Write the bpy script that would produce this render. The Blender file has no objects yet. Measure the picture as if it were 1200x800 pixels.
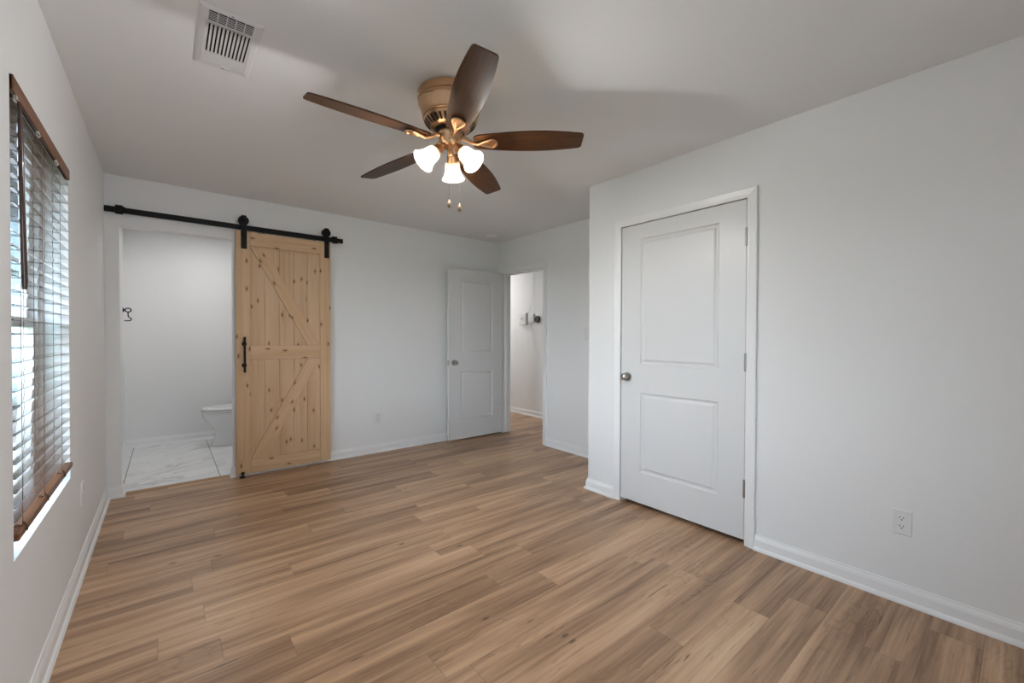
import bpy, bmesh, math, random
from mathutils import Vector, Matrix
random.seed(7)
S = bpy.context.scene
C = S.collection

# ------------------------------------------------------------------ camera
H = 2.44          # ceiling height
D = 4.375         # bedroom back wall (barn door wall)
W1 = 3.007        # closet front wall plane
W2 = 3.692        # wall with the hall doorway
YC = 2.259        # closet corner
YR = -0.55        # wall behind the camera
RX0, RX1, RZ_0, RZ_1 = 0.35, 1.10, 0.80, 1.90   # window added behind the camera for its daylight
YB = 6.215        # bathroom back wall
XH = 4.75         # hall far wall
cam_d = bpy.data.cameras.new('camera'); cam = bpy.data.objects.new('camera', cam_d); C.objects.link(cam)
cam_d.sensor_fit = 'HORIZONTAL'; cam_d.sensor_width = 36.0; cam_d.lens = 495.51 / 1200 * 36
cam_d.clip_start = 0.02; cam_d.clip_end = 200
r_ = Vector((0.77409959, -0.63305491, 0.00336248)); u_ = Vector((0.0046645, 0.01101489, 0.99992845)); f_ = Vector((0.63304665, 0.77402852, -0.0114795))
M = Matrix((r_, u_, -f_)).transposed().to_4x4(); M.translation = (0.35391, 0.0, 1.23209)
cam.matrix_world = M
S.camera = cam

# ------------------------------------------------------------------ world, lights, exposure
S.view_settings.view_transform = 'Standard'
S.view_settings.look = 'None'
S.view_settings.gamma = 1.0
S.view_settings.use_curve_mapping = False
S.view_settings.exposure = 0.14
w = bpy.data.worlds.new('sky'); S.world = w; w.use_nodes = True
wn = w.node_tree.nodes; wl = w.node_tree.links
SKY, FILL_LOBE = 6.5, 2.8
bg = wn['Background']
tc = wn.new('ShaderNodeTexCoord'); sx = wn.new('ShaderNodeSeparateXYZ'); cr = wn.new('ShaderNodeValToRGB')
wl.new(tc.outputs['Generated'], sx.inputs[0]); wl.new(sx.outputs['Z'], cr.inputs[0]); wl.new(cr.outputs[0], bg.inputs['Color'])
cr.color_ramp.elements[0].position = 0.0; cr.color_ramp.elements[0].color = (0.86, 0.93, 1.0, 1)
cr.color_ramp.elements[1].position = 0.7; cr.color_ramp.elements[1].color = (0.50, 0.72, 1.0, 1)

# brighter sky lobe, added on the window side to light the room
nv = wn.new('ShaderNodeVectorMath'); nv.operation = 'DOT_PRODUCT'; nv.inputs[1].default_value = Vector((-0.88, -0.22, 0.38)).normalized()
wl.new(tc.outputs['Generated'], nv.inputs[0])
mr = wn.new('ShaderNodeMapRange'); mr.interpolation_type = 'SMOOTHERSTEP'
for i_, v_ in enumerate((0.62, 0.97, 1.0, FILL_LOBE)): mr.inputs[i_ + 1].default_value = v_
wl.new(nv.outputs['Value'], mr.inputs[0])
ml = wn.new('ShaderNodeMath'); ml.operation = 'MULTIPLY'; ml.inputs[1].default_value = SKY; wl.new(mr.outputs[0], ml.inputs[0]); wl.new(ml.outputs[0], bg.inputs['Strength'])

def light(name, kind, loc, energy, color=(1, 1, 1), size=1.0, size_y=None, rot=(0, 0, 0), radius=0.05):
    l = bpy.data.lights.new(name, kind); o = bpy.data.objects.new(name, l); C.objects.link(o)
    l.energy = energy; l.color = color; o.location = loc; o.rotation_euler = rot
    if kind == 'AREA':
        l.shape = 'RECTANGLE'; l.size = size; l.size_y = size_y or size
    else:
        l.shadow_soft_size = radius
    return o
# ceiling lights of the bathroom and of the hall
light('bathroom_ceiling_light', 'AREA', (0.75, 5.35, 2.40), 7, (1.0, 0.99, 0.97), 0.35, 0.35)
light('hall_ceiling_light', 'AREA', (4.28, 6.2, 2.41), 16, (1.0, 0.99, 0.97), 0.3, 0.9)
FAN_BULB_W = 22.0

# ------------------------------------------------------------------ material helpers
def new_mat(name):
    m = bpy.data.materials.new(name); m.use_nodes = True
    return m, m.node_tree.nodes, m.node_tree.links, m.node_tree.nodes['Principled BSDF']
def simple(name, col, rough=0.5, metal=0.0, coat=0.0, bump=0.0, bscale=200.0, vary=0.0, spec=None):
    m, n, l, b = new_mat(name)
    b.inputs['Base Color'].default_value = (*col, 1); b.inputs['Roughness'].default_value = rough
    b.inputs['Metallic'].default_value = metal; b.inputs['Coat Weight'].default_value = coat
    if spec is not None: b.inputs['Specular IOR Level'].default_value = spec
    t = n.new('ShaderNodeTexCoord'); nz = n.new('ShaderNodeTexNoise'); nz.inputs['Scale'].default_value = bscale
    l.new(t.outputs['Object'], nz.inputs['Vector'])
    if bump:
        bp = n.new('ShaderNodeBump'); bp.inputs['Strength'].default_value = bump; bp.inputs['Distance'].default_value = 0.002
        l.new(nz.outputs['Fac'], bp.inputs['Height']); l.new(bp.outputs[0], b.inputs['Normal'])
    if vary:
        mx = n.new('ShaderNodeMix'); mx.data_type = 'RGBA'
        mx.inputs['A'].default_value = (*[c * (1 - vary) for c in col], 1); mx.inputs['B'].default_value = (*[min(1, c * (1 + vary)) for c in col], 1)
        l.new(nz.outputs['Fac'], mx.inputs['Factor']); l.new(mx.outputs['Result'], b.inputs['Base Color'])
    return m
class NG:
    """small node-graph helper"""
    def __init__(s, m): s.n = m.node_tree.nodes; s.l = m.node_tree.links
    def put(s, node, key, v):
        if v is None: return
        if hasattr(v, 'links'): s.l.new(v, node.inputs[key])
        else: node.inputs[key].default_value = v
    def math(s, op, a, b=None, c=None):
        x = s.n.new('ShaderNodeMath'); x.operation = op
        s.put(x, 0, a); s.put(x, 1, b)
        if c is not None: s.put(x, 2, c)
        return x.outputs[0]
    def xyz(s, x, y, z):
        c = s.n.new('ShaderNodeCombineXYZ'); s.put(c, 0, x); s.put(c, 1, y); s.put(c, 2, z); return c.outputs[0]
    def noise(s, vec, scale=1.0, detail=3.0, rough=0.5, dist=0.0):
        x = s.n.new('ShaderNodeTexNoise'); s.put(x, 'Vector', vec); x.inputs['Scale'].default_value = scale
        x.inputs['Detail'].default_value = detail; x.inputs['Roughness'].default_value = rough; x.inputs['Distortion'].default_value = dist
        return x.outputs['Fac']
    def white(s, vec):
        x = s.n.new('ShaderNodeTexWhiteNoise'); x.noise_dimensions = '3D'; s.put(x, 'Vector', vec); return x.outputs['Value']
    def mapr(s, v, a, b, c=0.0, d=1.0):
        x = s.n.new('ShaderNodeMapRange'); s.put(x, 0, v)
        for i, k in enumerate((a, b, c, d)): x.inputs[i + 1].default_value = k
        return x.outputs[0]
    def ramp(s, v, stops):
        x = s.n.new('ShaderNodeValToRGB'); s.put(x, 0, v); e = x.color_ramp.elements
        e[0].position, e[0].color = stops[0][0], (*stops[0][1], 1); e[1].position, e[1].color = stops[-1][0], (*stops[-1][1], 1)
        for p_, c_ in stops[1:-1]:
            k = e.new(p_); k.color = (*c_, 1)
        return x.outputs[0]
    def mix(s, f, a, b, blend='MIX'):
        x = s.n.new('ShaderNodeMix'); x.data_type = 'RGBA'; x.blend_type = blend
        s.put(x, 'Factor', f); s.put(x, 'A', a if hasattr(a, 'links') else (*a, 1)); s.put(x, 'B', b if hasattr(b, 'links') else (*b, 1))
        return x.outputs['Result']
    def pos(s):
        t = s.n.new('ShaderNodeNewGeometry'); q = s.n.new('ShaderNodeSeparateXYZ'); s.l.new(t.outputs['Position'], q.inputs[0]); return q.outputs
    def obj(s):
        t = s.n.new('ShaderNodeTexCoord'); q = s.n.new('ShaderNodeSeparateXYZ'); s.l.new(t.outputs['Object'], q.inputs[0]); return q.outputs
    def voro(s, vec, scale=1.0, rnd=1.0):
        x = s.n.new('ShaderNodeTexVoronoi'); x.voronoi_dimensions = '2D'; s.put(x, 'Vector', vec); x.inputs['Scale'].default_value = scale; x.inputs['Randomness'].default_value = rnd
        return x.outputs

def floor_material():
    m, n, l, b = new_mat('vinyl_plank'); g = NG(m); P = g.pos(); X, Y = P[0], P[1]
    PW, PL = 0.152, 1.22
    row = g.math('FLOOR', g.math('DIVIDE', g.math('SUBTRACT', Y, 1.012 - 10 * PW), PW))
    yin = g.math('FRACT', g.math('DIVIDE', g.math('SUBTRACT', Y, 1.012 - 10 * PW), PW))
    off = g.math('MULTIPLY', g.white(g.xyz(row, 3.7, 1.3)), PL)
    xs = g.math('DIVIDE', g.math('ADD', X, off), PL)
    col = g.math('FLOOR', xs); xin = g.math('FRACT', xs)
    rnd = g.white(g.xyz(row, col, 5.0)); rnd2 = g.white(g.xyz(col, row, 9.0))
    sh = g.math('MULTIPLY', rnd2, 37.0)
    # broad lengthwise light and dark bands, different in every plank
    band = g.noise(g.xyz(g.math('MULTIPLY', X, 0.9), g.math('ADD', g.math('MULTIPLY', Y, 13.0), sh), sh), 1.0, 2.0, 0.45, 0.3)
    fine = g.noise(g.xyz(g.math('MULTIPLY', X, 3.0), g.math('ADD', g.math('MULTIPLY', Y, 95.0), sh), sh), 1.0, 4.0, 0.6, 0.4)
    warp = g.noise(g.xyz(g.math('MULTIPLY', X, 3.5), g.math('ADD', g.math('MULTIPLY', Y, 9.0), sh), sh), 1.0, 2.0, 0.5, 0.0)
    # cathedral grain
    wv = g.math('SINE', g.math('ADD', g.math('MULTIPLY', warp, 60.0), g.math('MULTIPLY', Y, 60.0)))
    cath_mask = g.mapr(g.noise(g.xyz(g.math('MULTIPLY', X, 1.3), g.math('ADD', g.math('MULTIPLY', Y, 6.0), sh), 4.0), 1.0, 1.0), 0.52, 0.66)
    v = g.math('ADD', g.math('MULTIPLY', g.mapr(band, 0.28, 0.72), 0.62), g.math('MULTIPLY', g.math('SUBTRACT', rnd, 0.5), 0.30))
    v = g.math('ADD', v, g.math('MULTIPLY', g.math('SUBTRACT', fine, 0.5), 0.55))
    mid = g.noise(g.xyz(g.math('MULTIPLY', X, 1.6), g.math('ADD', g.math('MULTIPLY', Y, 42.0), sh), sh), 1.0, 3.0, 0.6, 0.6)
    v = g.math('ADD', v, g.math('MULTIPLY', g.math('SUBTRACT', mid, 0.5), 0.75))
    v = g.math('ADD', v, 0.12)
    v = g.math('SUBTRACT', v, g.math('MULTIPLY', g.math('MULTIPLY', g.mapr(wv, 0.35, 1.0), cath_mask), 0.13))
    c = g.ramp(v, [(0.0, (0.215, 0.118, 0.066)), (0.28, (0.350, 0.207, 0.119)), (0.6, (0.530, 0.328, 0.195)), (1.0, (0.680, 0.455, 0.285))])
    # dark cracks along the grain and small knots
    crk = g.noise(g.xyz(g.math('MULTIPLY', X, 5.0), g.math('ADD', g.math('MULTIPLY', Y, 120.0), sh), 2.0), 1.0, 2.0, 0.6, 0.9)
    crm = g.math('MULTIPLY', g.mapr(crk, 0.62, 0.69), g.mapr(g.noise(g.xyz(g.math('MULTIPLY', X, 2.2), g.math('MULTIPLY', Y, 9.0), sh), 1.0, 1.0), 0.5, 0.62))
    c = g.mix(g.math('MULTIPLY', crm, 0.75), c, (0.075, 0.045, 0.03))
    vk = g.voro(g.xyz(g.math('MULTIPLY', X, 1.9), g.math('ADD', g.math('MULTIPLY', Y, 4.2), sh), 0.0), 1.0)
    kn = g.mapr(vk['Distance'], 0.015, 0.05, 1.0, 0.0)
    kon = g.math('GREATER_THAN', g.white(vk['Position']), 0.84)
    c = g.mix(g.math('MULTIPLY', g.math('MULTIPLY', kn, kon), 0.75), c, (0.06, 0.035, 0.024))
    # joints
    jy = g.math('MINIMUM', yin, g.math('SUBTRACT', 1.0, yin)); jx = g.math('MINIMUM', xin, g.math('SUBTRACT', 1.0, xin))
    j = g.math('MAXIMUM', g.mapr(jy, 0.004, 0.012, 1.0, 0.0), g.mapr(jx, 0.0006, 0.0016, 1.0, 0.0))
    c = g.mix(g.math('MULTIPLY', j, 0.35), c, (0.07, 0.045, 0.03))
    g.put(b, 'Base Color', c)
    g.put(b, 'Roughness', g.mapr(fine, 0.3, 0.7, 0.42, 0.34))
    b.inputs['Specular IOR Level'].default_value = 0.42
    bp = n.new('ShaderNodeBump'); bp.inputs['Strength'].default_value = 0.12; bp.inputs['Distance'].default_value = 0.001
    l.new(g.math('SUBTRACT', fine, g.math('MULTIPLY', j, 1.5)), bp.inputs['Height']); l.new(bp.outputs[0], b.inputs['Normal'])
    return m

def marble_tile():
    m, n, l, b = new_mat('marble_tile'); g = NG(m); P = g.pos(); X, Y = P[0], P[1]
    tx = g.math('DIVIDE', g.math('SUBTRACT', X, 0.075), 0.64); ty = g.math('DIVIDE', g.math('SUBTRACT', Y, 6.10 - 1.62 * 2), 1.62)
    fx, fy = g.math('FRACT', tx), g.math('FRACT', ty)
    idv = g.math('MULTIPLY', g.white(g.xyz(g.math('FLOOR', tx), g.math('FLOOR', ty), 1.0)), 11.0)
    base = g.noise(g.xyz(g.math('MULTIPLY', X, 1.6), g.math('ADD', g.math('MULTIPLY', Y, 2.2), g.math('MULTIPLY', X, -1.0)), idv), 1.3, 4.0, 0.6, 0.8)
    vein = g.noise(g.xyz(g.math('MULTIPLY', X, 1.2), g.math('ADD', g.math('MULTIPLY', Y, 3.2), g.math('MULTIPLY', X, -1.6)), idv), 1.0, 5.0, 0.55, 1.2)
    vn = g.mapr(g.math('ABSOLUTE', g.math('SUBTRACT', vein, 0.5)), 0.0, 0.035, 1.0, 0.0)
    vn = g.math('MULTIPLY', vn, g.mapr(base, 0.42, 0.62))
    c = g.ramp(base, [(0.3, (0.76, 0.76, 0.77)), (0.62, (0.88, 0.88, 0.88))])
    c = g.mix(g.math('MULTIPLY', vn, 0.55), c, (0.30, 0.30, 0.31))
    jx = g.math('MINIMUM', fx, g.math('SUBTRACT', 1.0, fx)); jy = g.math('MINIMUM', fy, g.math('SUBTRACT', 1.0, fy))
    j = g.math('MAXIMUM', g.mapr(jx, 0.004, 0.007, 1.0, 0.0), g.mapr(jy, 0.0016, 0.0028, 1.0, 0.0))
    c = g.mix(g.math('MULTIPLY', j, 0.9), c, (0.16, 0.155, 0.15))
    g.put(b, 'Base Color', c); b.inputs['Roughness'].default_value = 0.28
    return m

def pine_material(axis='Z', tint=(1, 1, 1), seed=0.0):
    """knotty pale pine with the grain along one world axis ('Z' upright, 'X' level, or an angle in the door plane)"""
    m, n, l, b = new_mat('knotty_pine'); g = NG(m); P = g.pos(); X, Z = P[0], P[2]
    ang = {'Z': 0.0, 'X': math.pi / 2}.get(axis, axis)
    ca, sa = math.cos(ang), math.sin(ang)
    A = g.math('ADD', g.math('MULTIPLY', Z, ca), g.math('MULTIPLY', X, sa))       # along the grain
    B = g.math('SUBTRACT', g.math('MULTIPLY', X, ca), g.math('MULTIPLY', Z, sa))  # across it
    info = n.new('ShaderNodeObjectInfo'); sh = g.math('MULTIPLY', info.outputs['Random'], 20.0)
    brd = g.math('FLOOR', g.math('DIVIDE', g.math('SUBTRACT', X, 0.918), 0.1162)) if axis == 'Z' else 0.0
    bid = g.math('ADD', g.math('MULTIPLY', g.white(g.xyz(brd, seed, 2.0)), 9.0), sh)
    vk = g.voro(g.xyz(g.math('ADD', g.math('MULTIPLY', A, 4.6), bid), g.math('MULTIPLY', B, 10.5), bid), 1.0)
    kd = vk['Distance']; on = g.math('GREATER_THAN', g.white(vk['Position']), 0.35)
    pull = g.math('MULTIPLY', g.mapr(kd, 0.0, 0.42, 0.9, 0.0), on)
    grain = g.noise(g.xyz(g.math('MULTIPLY', A, 1.1), g.math('ADD', g.math('MULTIPLY', B, 34.0), pull), bid), 1.0, 4.0, 0.6, 0.5)
    broad = g.noise(g.xyz(g.math('MULTIPLY', A, 0.7), g.math('MULTIPLY', B, 9.0), bid), 1.0, 2.0)
    v = g.math('ADD', g.math('MULTIPLY', g.mapr(grain, 0.3, 0.7), 0.5), g.math('MULTIPLY', g.mapr(broad, 0.3, 0.7), 0.5))
    t = tint
    c = g.ramp(v, [(0.0, (0.54 * t[0], 0.335 * t[1], 0.192 * t[2])), (0.5, (0.64 * t[0], 0.430 * t[1], 0.265 * t[2])), (1.0, (0.72 * t[0], 0.505 * t[1], 0.330 * t[2]))])
    ring = g.math('MULTIPLY', g.mapr(kd, 0.05, 0.17, 1.0, 0.0), on)
    core = g.math('MULTIPLY', g.mapr(kd, 0.035, 0.085, 1.0, 0.0), on)
    c = g.mix(g.math('MULTIPLY', ring, 0.45), c, (0.30, 0.15, 0.07)); c = g.mix(g.math('MULTIPLY', core, 0.85), c, (0.10, 0.045, 0.02))
    g.put(b, 'Base Color', c); b.inputs['Roughness'].default_value = 0.5; b.inputs['Specular IOR Level'].default_value = 0.3
    return m

def dark_wood(name, base, streak, rough, axis=1, coat=0.0):
    m, n, l, b = new_mat(name); g = NG(m); P = g.obj()
    sc = [60.0, 60.0, 60.0]; sc[axis] = 3.0
    v = g.noise(g.xyz(*[g.math('MULTIPLY', P[i], sc[i]) for i in range(3)]), 1.0, 3.0, 0.55, 0.3)
    g.put(b, 'Base Color', g.ramp(v, [(0.3, streak), (0.7, base)])); b.inputs['Roughness'].default_value = rough; b.inputs['Coat Weight'].default_value = coat
    return m

def blade_wood():
    m, n, l, b = new_mat('walnut_blade'); g = NG(m)
    t = n.new('ShaderNodeUVMap'); q = n.new('ShaderNodeSeparateXYZ'); l.new(t.outputs[0], q.inputs[0])
    v = g.noise(g.xyz(g.math('MULTIPLY', q.outputs[0], 4.0), g.math('MULTIPLY', q.outputs[1], 130.0), 0.0), 1.0, 4.0, 0.6, 0.4)
    g.put(b, 'Base Color', g.ramp(v, [(0.3, (0.040, 0.015, 0.006)), (0.7, (0.090, 0.038, 0.015))]))
    b.inputs['Roughness'].default_value = 0.36; b.inputs['Specular IOR Level'].default_value = 0.18
    return m

WHITE = simple('painted_wall', (0.85, 0.85, 0.85), 0.55, bump=0.02, bscale=350)
CEIL = simple('painted_ceiling', (0.87, 0.87, 0.87), 0.8, bump=0.05, bscale=300)
TRIM = simple('gloss_trim_paint', (0.88, 0.88, 0.88), 0.32)
DOORM = simple('door_paint', (0.74, 0.74, 0.74), 0.34, bump=0.015, bscale=500)
FLOOR = floor_material(); TILE = marble_tile()
PINE_V = pine_material('Z', seed=1.0); PINE_STILE = pine_material(0.0001, (1.0, 0.99, 0.95), 3.0); PINE_H = pine_material('X', (1.03, 1.02, 1.0), 4.0)
BLACK = simple('black_iron', (0.006, 0.006, 0.0065), 0.5, bump=0.03, bscale=400, spec=0.22)
NICKEL = simple('satin_nickel', (0.42, 0.41, 0.40), 0.28, 1.0)
HINGE = simple('hinge_steel', (0.36, 0.36, 0.36), 0.35, 1.0)
BRASS = simple('antique_brass', (0.60, 0.385, 0.225), 0.30, 1.0, vary=0.08, bscale=30)
BRASS2 = simple('polished_brass', (0.68, 0.44, 0.26), 0.28, 1.0)
BLADE = blade_wood(); PEND = simple('aged_brass', (0.26, 0.18, 0.12), 0.5, 0.7)
DARK = simple('dark_void', (0.015, 0.014, 0.013), 0.8)
BLINDW = dark_wood('stained_blind_wood', (0.23, 0.083, 0.024), (0.14, 0.047, 0.013), 0.42, 1, 0.08)
SLATW = dark_wood('stained_slat', (0.15, 0.065, 0.032), (0.10, 0.042, 0.02), 0.22, 1, 0.8)
WANDW = dark_wood('stained_wand', (0.075, 0.024, 0.012), (0.05, 0.016, 0.008), 0.25, 2, 0.6)
CORD = simple('brown_cord', (0.10, 0.06, 0.045), 0.8)
CLIP = simple('metal_clip', (0.72, 0.70, 0.64), 0.3, 0.6)
PLASTIC = simple('white_plastic', (0.80, 0.80, 0.79), 0.4)
BLACKP = simple('black_plastic', (0.012, 0.012, 0.013), 0.3)
PORC = simple('porcelain', (0.82, 0.82, 0.82), 0.12, coat=0.4)
VINYL = simple('window_vinyl', (0.80, 0.80, 0.79), 0.4)
VENTM = simple('vent_enamel', (0.76, 0.76, 0.76), 0.45)
THRESH = simple('oak_threshold', (0.42, 0.24, 0.12), 0.4, vary=0.12, bscale=40)

def glass_mat():
    m, n, l, b = new_mat('window_glass')
    out = n['Material Output']; tr = n.new('ShaderNodeBsdfTransparent'); gl = n.new('ShaderNodeBsdfGlossy'); gl.inputs['Roughness'].default_value = 0.02
    fr = n.new('ShaderNodeFresnel'); fr.inputs['IOR'].default_value = 1.45; mx = n.new('ShaderNodeMixShader')
    tr.inputs['Color'].default_value = (0.95, 0.97, 0.97, 1)
    ge = n.new('ShaderNodeNewGeometry'); g = NG(m); l.new(g.math('MULTIPLY', fr.outputs[0], g.math('SUBTRACT', 1.0, ge.outputs['Backfacing'])), mx.inputs[0]); l.new(tr.outputs[0], mx.inputs[1]); l.new(gl.outputs[0], mx.inputs[2]); l.new(mx.outputs[0], out.inputs['Surface'])
    return m
GLASS = glass_mat()
def shade_mat():
    m, n, l, b = new_mat('frosted_lamp_glass'); out = n['Material Output']
    tl = n.new('ShaderNodeBsdfTranslucent'); tl.inputs['Color'].default_value = (0.97, 0.88, 0.78, 1)
    df = n.new('ShaderNodeBsdfDiffuse'); df.inputs['Color'].default_value = (0.92, 0.86, 0.78, 1)
    tp = n.new('ShaderNodeBsdfTransparent'); tp.inputs['Color'].default_value = (1.0, 0.96, 0.90, 1)
    gl = n.new('ShaderNodeBsdfGlossy'); gl.inputs['Roughness'].default_value = 0.2
    a = n.new('ShaderNodeMixShader'); a.inputs[0].default_value = 0.25; l.new(tl.outputs[0], a.inputs[1]); l.new(df.outputs[0], a.inputs[2])
    c = n.new('ShaderNodeMixShader'); c.inputs[0].default_value = 0.06; l.new(a.outputs[0], c.inputs[1]); l.new(tp.outputs[0], c.inputs[2])
    d = n.new('ShaderNodeMixShader'); d.inputs[0].default_value = 0.05; l.new(c.outputs[0], d.inputs[1]); l.new(gl.outputs[0], d.inputs[2])
    l.new(d.outputs[0], out.inputs['Surface'])
    return m
SHADE = shade_mat()
def emit_mat(name, col, s):
    m, n, l, b = new_mat(name); b.inputs['Base Color'].default_value = (1, 1, 1, 1)
    b.inputs['Emission Color'].default_value = (*col, 1); b.inputs['Emission Strength'].default_value = s
    return m
BULB = emit_mat('lit_bulb', (1.0, 0.86, 0.66), 5.0)

# ------------------------------------------------------------------ mesh helpers (all coordinates are world coordinates)
def box(bm, a, b, mi=0, bev=0.0, rot=None, piv=None):
    lo = [min(a[i], b[i]) for i in range(3)]; hi = [max(a[i], b[i]) for i in range(3)]
    vs = [bm.verts.new((x, y, z)) for x in (lo[0], hi[0]) for y in (lo[1], hi[1]) for z in (lo[2], hi[2])]
    fs = [(0, 1, 3, 2), (4, 6, 7, 5), (0, 4, 5, 1), (2, 3, 7, 6), (0, 2, 6, 4), (1, 5, 7, 3)]
    out = [bm.faces.new([vs[i] for i in f]) for f in fs]
    for f in out: f.material_index = mi
    if bev:
        es = list({e for f in out for e in f.edges})
        r = bmesh.ops.bevel(bm, geom=es, offset=bev, segments=2, profile=0.5, affect='EDGES')
        vs = list({v for f in r['faces'] for v in f.verts})
        for f in r['faces']: f.material_index = mi
        # every vertex of the shell
        seen = set(vs); st = list(vs)
        while st:
            v = st.pop()
            for e in v.link_edges:
                o = e.other_vert(v)
                if o not in seen: seen.add(o); st.append(o)
        vs = list(seen)
    if rot is not None:
        pv = Vector(piv) if piv is not None else (Vector(lo) + Vector(hi)) / 2
        for v in vs: v.co = pv + rot @ (v.co - pv)
    return vs
def frame_from(axis):
    z = Vector(axis).normalized(); t = Vector((0, 0, 1)) if abs(z.z) < 0.9 else Vector((1, 0, 0))
    x = t.cross(z).normalized(); return x, z.cross(x), z
def lathe(bm, org, axis, prof, seg=40, mi=0, close=True):
    """prof: list of (radius, distance along the axis)"""
    x, y, z = frame_from(axis); org = Vector(org); rings = []
    for r, t in prof:
        if r < 1e-6: rings.append([bm.verts.new(org + z * t)])
        else: rings.append([bm.verts.new(org + z * t + (x * math.cos(2 * math.pi * k / seg) + y * math.sin(2 * math.pi * k / seg)) * r) for k in range(seg)])
    for a, b in zip(rings, rings[1:]):
        for k in range(seg):
            k2 = (k + 1) % seg
            if len(a) == 1 and len(b) == 1: continue
            if len(a) == 1: f = bm.faces.new((a[0], b[k2], b[k]))
            elif len(b) == 1: f = bm.faces.new((a[k], a[k2], b[0]))
            else: f = bm.faces.new((a[k], a[k2], b[k2], b[k]))
            f.smooth = True; f.material_index = mi
    if close:
        for rg, flip in ((rings[0], True), (rings[-1], False)):
            if len(rg) > 2:
                f = bm.faces.new(rg[::-1] if flip else rg); f.material_index = mi
def cyl(bm, a, b, r, seg=20, mi=0):
    a, b = Vector(a), Vector(b); lathe(bm, a, b - a, [(r, 0), (r, (b - a).length)], seg, mi)
def tube(bm, pts, rad, seg=10, mi=0, closed=False):
    pts = [Vector(p) for p in pts]; n = len(pts); rings = []; px = None
    for i, p in enumerate(pts):
        if closed: t = pts[(i + 1) % n] - pts[i - 1]
        else: t = pts[min(i + 1, n - 1)] - pts[max(i - 1, 0)]
        t.normalize()
        if px is None: px, _, _ = frame_from(t)
        px = (px - t * px.dot(t)).normalized(); py = t.cross(px)
        r = rad[i] if isinstance(rad, (list, tuple)) else rad
        rings.append([bm.verts.new(p + (px * math.cos(2 * math.pi * k / seg) + py * math.sin(2 * math.pi * k / seg)) * r) for k in range(seg)])
    for i in range(n if closed else n - 1):
        a, b = rings[i], rings[(i + 1) % n]
        for k in range(seg):
            f = bm.faces.new((a[k], a[(k + 1) % seg], b[(k + 1) % seg], b[k])); f.smooth = True; f.material_index = mi
    if not closed:
        bm.faces.new(rings[0][::-1]).material_index = mi; bm.faces.new(rings[-1]).material_index = mi
def prism(bm, outline, axis, mi=0):
    """outline: 3-D points of a flat polygon; extruded by the vector axis"""
    a = [bm.verts.new(p) for p in outline]; b = [bm.verts.new(Vector(p) + Vector(axis)) for p in outline]
    n = len(a); fs = [bm.faces.new(a[::-1]), bm.faces.new(b)]
    for i in range(n): fs.append(bm.faces.new((a[i], a[(i + 1) % n], b[(i + 1) % n], b[i])))
    for f in fs: f.material_index = mi
    return fs
def sweep(bm, prof, path, side=1, mi=0):
    """prof: (out, up) pairs; path: level 2-D points; the profile stands out to the right of the path (side=1)"""
    n = len(path); P = [Vector((p[0], p[1])) for p in path]; rings = []
    for i in range(n):
        d1 = (P[i] - P[i - 1]).normalized() if i else None; d2 = (P[i + 1] - P[i]).normalized() if i < n - 1 else None
        n1 = Vector((d1.y, -d1.x)) * side if d1 else None; n2 = Vector((d2.y, -d2.x)) * side if d2 else None
        if n1 and n2: q = (n1 + n2); q = q / (q.dot(n1))
        else: q = n1 or n2
        rings.append([bm.verts.new((P[i].x + q.x * o, P[i].y + q.y * o, u)) for o, u in prof])
    k = len(prof)
    for a, b in zip(rings, rings[1:]):
        for j in range(k):
            f = bm.faces.new((a[j], a[(j + 1) % k], b[(j + 1) % k], b[j])); f.material_index = mi
    bm.faces.new(rings[0][::-1]); bm.faces.new(rings[-1])
ORG = {}
def link(o, label=None, cat=None, group=None, kind=None):
    if label: o['label'] = label
    if cat: o['category'] = cat
    if group: o['group'] = group
    if kind: o['kind'] = kind
def thing(name, loc, label=None, cat=None, group=None, kind=None):
    o = bpy.data.objects.new(name, None); C.objects.link(o); o.location = loc; o.empty_display_size = 0.05
    ORG[o.name] = Vector(loc); link(o, label, cat, group, kind); return o
def obj(name, bm, mats, parent=None, org=None, label=None, cat=None, group=None, kind=None, smooth=None, recalc=True):
    if recalc: bmesh.ops.recalc_face_normals(bm, faces=bm.faces[:])
    if smooth:
        for f in bm.faces: f.smooth = True
        for e in bm.edges:
            if len(e.link_faces) == 2 and e.calc_face_angle(0) > math.radians(smooth): e.smooth = False
    else:
        for e in bm.edges:
            if len(e.link_faces) == 2 and e.calc_face_angle(0) > math.radians(40): e.smooth = False
    if parent is not None: base = ORG[parent.name]
    elif org is not None: base = Vector(org)
    else:
        lo = Vector([min(v.co[i] for v in bm.verts) for i in range(3)]); hi = Vector([max(v.co[i] for v in bm.verts) for i in range(3)])
        base = Vector(((lo.x + hi.x) / 2, (lo.y + hi.y) / 2, lo.z))
    for v in bm.verts: v.co -= base
    me = bpy.data.meshes.new(name); bm.to_mesh(me); bm.free()
    for m_ in (mats if isinstance(mats, (list, tuple)) else [mats]): me.materials.append(m_)
    o = bpy.data.objects.new(name, me); C.objects.link(o)
    if parent is not None: o.parent = parent
    else: o.location = base
    ORG[o.name] = base
    link(o, label, cat, group, kind); return o
def BM(): return bmesh.new()
def struct(name, bm, mats, label, cat, parent=None): return obj(name, bm, mats, parent, label=label, cat=cat, kind='structure')

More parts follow.
